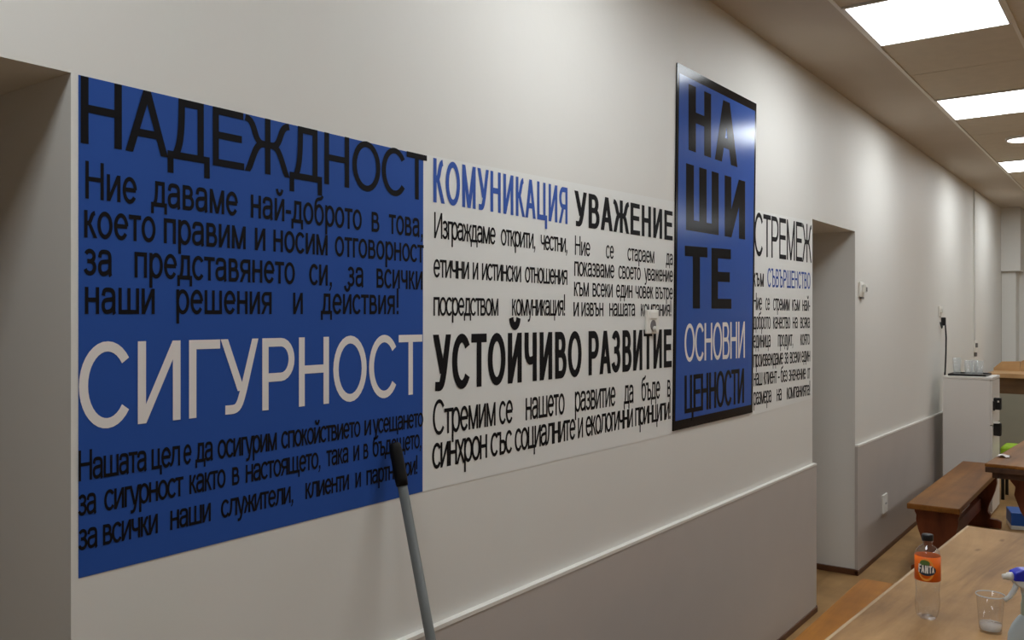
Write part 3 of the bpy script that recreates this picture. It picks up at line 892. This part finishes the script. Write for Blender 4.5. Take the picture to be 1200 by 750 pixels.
# counter in the far corner
t = thing('counter', 'light wooden counter with grey front in the far corner', 'counter', (0.1, 10.0, 0))
m = MB(); m.box(0.0, 1.6, 0.0, 0.6, 0.965, 1.008, 0.004); m.build('worktop', 'counter_wood', t)
m = MB(); m.box(0.02, 1.58, 0.10, 0.56, 0.80, 0.965); m.build('apron', 'apron_wood', t)
m = MB(); m.box(0.02, 1.58, 0.08, 0.56, 0.0, 0.80); m.build('front_panel', 'counter_panel', t)
m = MB(); m.prism([(0.0, 1.008), (0.0, 1.035), (0.075, 1.105), (0.245, 1.112), (0.245, 1.008)], 'Y', 0.54, 0.565, 0.002); m.build('back_board', 'counter_wood', t)
m = MB(); m.prism([(0.248, 1.008), (0.248, 1.108), (0.30, 1.14), (1.6, 1.15), (1.6, 1.008)], 'Y', 0.54, 0.565, 0.002); m.build('back_board', 'counter_wood', t)

# stool with green cushion, blue box, paper
t = thing('stool', 'low black stool beside the white cabinet under a green cushion', 'stool', (0.53, 8.75, 0))
m = MB(); m.box(-0.13, 0.17, -0.15, 0.15, 0.33, 0.37, 0.006); m.build('seat', 'black_plastic', t)
for sx in (-0.11, 0.15):
    for sy in (-0.13, 0.13):
        m = MB(); m.tube([(sx, sy, 0.335), (sx, sy, 0.0)], 0.014, 10); m.build('leg', 'black_plastic', t)
m = MB(); m.box(0.40, 0.66, 8.60, 8.90, 0.371, 0.46, 0.03, 4)
tag(m.build('cushion', 'green_cloth'), 'bright green cushion on the black stool behind the back table', 'cushion')
t = thing('storage_box', 'blue box on the floor beneath the back table', 'box', (0.69, 7.56, 0), 0.25)
m = MB(); m.box(-0.10, 0.14, -0.1, 0.14, 0.028, 0.125, 0.006); m.build('body', 'blue_plastic', t)
m = MB(); m.box(-0.10, 0.14, -0.1, 0.14, 0.0, 0.028, 0.003); m.build('base', 'white_plastic', t)
m = MB()
random.seed(4)
pts = [[(0.015 * (i - 2) + random.uniform(-.004, .004), 0.022 * (j - 2) + random.uniform(-.006, .006), random.uniform(.004, .02)) for j in range(5)] for i in range(5)]
for i in range(4):
    for j in range(4):
        m.face([pts[i][j], pts[i + 1][j], pts[i + 1][j + 1]]); m.face([pts[i][j], pts[i + 1][j + 1], pts[i][j + 1]])
o = m.build('paper_napkin', 'paper', loc=(0.762, 5.88, 0.748))
sm = o.modifiers.new('thickness', 'SOLIDIFY'); sm.thickness = 0.002
tag(o, 'small crumpled white napkin near the corner of the back table', 'napkin')

# ------------------------------------------------------------------ soda bottle
TZ = 0.75
t = thing('soda_bottle', 'clear plastic soda bottle with an orange label and black cap', 'bottle', (0.973, 2.607, TZ))
facing = math.atan2(0 - 2.607, CAMX - 0.973)
def petal(r, z, th):
    if z < 0.05:
        k_ = max(0, 1 - z / 0.05)
        return r * (1 - 0.26 * k_ * (0.5 + 0.5 * math.cos(5 * th)))
    return r
outer = [(0.0, 0.010), (0.012, 0.008), (0.021, 0.0), (0.026, 0.003), (0.0305, 0.014), (0.0322, 0.030), (0.0318, 0.05), (0.0300, 0.066), (0.0296, 0.076), (0.0312, 0.101), (0.0322, 0.109),
         (0.0322, 0.184), (0.0318, 0.188), (0.0290, 0.197), (0.0220, 0.206), (0.0150, 0.211), (0.0118, 0.215)]
ZS = 0.224 / 0.238
full = outer + [(0.0112, 0.222), (0.0145, 0.2225), (0.0145, 0.2245), (0.0112, 0.225), (0.0112, 0.236)]
inner = [(max(r - 0.0007, 0), z + (0.0007 if r < .03 and z < .02 else 0)) for r, z in full]
m = MB()
m.lathe([(r, z * ZS) for r, z in full] + [(r, z * ZS) for r, z in reversed(inner)], 60, fn=petal)
m.build('bottle_body', 'clear_plastic', t)
m = MB()
m.lathe([(0.0113, 0.226 * ZS), (0.0145, 0.226 * ZS), (0.0148, 0.228 * ZS), (0.0148, 0.2405 * ZS), (0.0138, 0.2425 * ZS), (0.0, 0.2425 * ZS)], 40, fn=lambda r, z, th: r * (1 + (0.015 if 0.0147 < r else 0) * math.cos(40 * th) * 0.5))
m.build('cap', 'black_plastic', t)
LR = 0.0328
lz0, lz1 = 0.113 * ZS, 0.183 * ZS
m = MB(); m.lathe([(LR, lz0), (LR, lz1), (LR - .0004, lz1), (LR - .0004, lz0)], 64, closed=True)
lab = m.build('label', 'label_orange', t)
# the printed mark on the label, wrapped round the bottle
def onlabel(u, v, lift):
    a = facing + u / LR
    return ((LR + lift) * math.cos(a), (LR + lift) * math.sin(a), v)
def wrap_poly(m, pts, lift):
    m.face([onlabel(u, v, lift) for u, v in pts])
lc = (lz0 + lz1) / 2
def wrap_disc(m, cu, cv, ru, rv, lift, n=26, inner=0.0, a0=0, a1=360):
    st = 5
    for i in range(n):
        A0 = math.radians(a0 + (a1 - a0) * i / n); A1 = math.radians(a0 + (a1 - a0) * (i + 1) / n)
        for s in range(st):
            f0 = inner + (1 - inner) * s / st; f1 = inner + (1 - inner) * (s + 1) / st
            q = [(cu + ru * f * math.cos(A), cv + rv * f * math.sin(A)) for f, A in ((f0, A0), (f1, A0), (f1, A1), (f0, A1))]
            if f0 < 1e-6: q = q[1:]
            wrap_poly(m, q, lift)
m = MB(); wrap_disc(m, -0.004, lc - 0.001, 0.021, 0.030, 0.0003, inner=0.8); m.build('ring_mark', 'label_ring', lab)
m = MB(); wrap_disc(m, -0.007, lc + 0.016, 0.013, 0.009, 0.0005); m.build('leaf_mark', 'label_leaf', lab)
m = MB(); wrap_disc(m, -0.002, lc - 0.002, 0.0235, 0.0145, 0.0007); m.build('dark_mark', 'label_dark', lab)
m = MB()
x_ = -0.0245
for ch, sc, dz in (('F', 0.0220, 0.001), ('А', 0.0205, 0.0010), ('N', 0.0215, 0.000), ('Т', 0.0200, 0.001), ('А', 0.0150, 0.002)):
    adv, ps = glyph(ch, 0.15, 0.10)
    wd = sc * 0.47
    for q in ps:
        wrap_poly(m, [(x_ + p[0] * wd, lc - 0.010 + dz + p[1] * sc) for p in q], 0.0010 + q[0][2] * 2e-5)
    x_ += (adv - .02) * wd
m.build('lettering', 'label_white', lab)

# clear cup
t = thing('plastic_cup', 'clear plastic cup with a little water left, on the front table', 'cup', (1.127, 2.592, TZ))
m = MB()
m.lathe([(0, 0.003), (0.020, 0.003), (0.0235, 0.0), (0.0262, 0.0), (0.0268, 0.004), (0.0335, 0.093), (0.0348, 0.094), (0.0350, 0.0965), (0.0338, 0.0968), (0.0325, 0.094), (0.0260, 0.006), (0, 0.005)], 48)
m.build('cup_body', 'clear_plastic', t)
m = MB(); m.lathe([(0.0335, 0.0945), (0.0352, 0.0945), (0.0354, 0.0965), (0.0345, 0.0976), (0.0335, 0.0968)], 48, closed=True); m.build('rim', 'cup_rim', t)
m = MB()
m.lathe([(0, 0.0052), (0.0258, 0.0062), (0.0271, 0.022), (0, 0.022)], 48)
m.build('water', 'water', t)

# spray bottle, cut by the right edge
t = thing('spray_bottle', 'white spray bottle with a blue trigger head, cut by the right edge', 'spray bottle', (1.258, 2.158, TZ), math.radians(36.1))
# local -x points to the left of the picture
def oval(r, z, th): return r * (1.0 + 0.12 * math.cos(2 * th))
m = MB(); m.lathe([(0, 0.0), (0.034, 0.0), (0.0385, 0.006), (0.0385, 0.12), (0.037, 0.145), (0.030, 0.165), (0.020, 0.182), (0.0135, 0.188), (0, 0.188)], 40, fn=oval)
m.build('body', 'spray_body', t)
m = MB(); m.lathe([(0.0, 0.186), (0.0155, 0.186), (0.016, 0.19), (0.016, 0.21), (0.0145, 0.214), (0.0135, 0.235), (0, 0.235)], 28, fn=lambda r, z, th: r * (1 + 0.03 * math.cos(20 * th)))
m.build('collar', 'neck_grey', t)
m = MB()
m.prism([(-0.036, 0.262), (-0.034, 0.275), (0.035, 0.281), (0.040, 0.262), (0.018, 0.238), (0.014, 0.226), (-0.012, 0.226), (-0.014, 0.243), (-0.030, 0.252)], 'Y', -0.012, 0.012, 0.003)
hd = m.build('trigger_head', 'spray_white', t)
m = MB()
m.prism([(-0.038, 0.262), (-0.037, 0.2795), (-0.02, 0.2865), (0.036, 0.2875), (0.042, 0.27), (0.03, 0.258), (0.0, 0.260)], 'Y', -0.0135, 0.0135, 0.003)
m.build('blue_cover', 'spray_blue', t)
m = MB(); m.tube([(-0.036, 0, 0.2695), (-0.046, 0, 0.2695), (-0.0465, 0, 0.2695), (-0.056, 0, 0.2690), (-0.0565, 0, 0.269)], [0.009, 0.0085, 0.0065, 0.0055, 0.003], 16)
m.build('nozzle', 'white_plastic', t)
m = MB(); m.tube([(-0.026, 0, 0.255), (-0.032, 0, 0.240), (-0.042, 0, 0.226), (-0.052, 0, 0.218)], [0.006, 0.0055, 0.005, 0.004], 12)
m.build('trigger', 'spray_white', t)
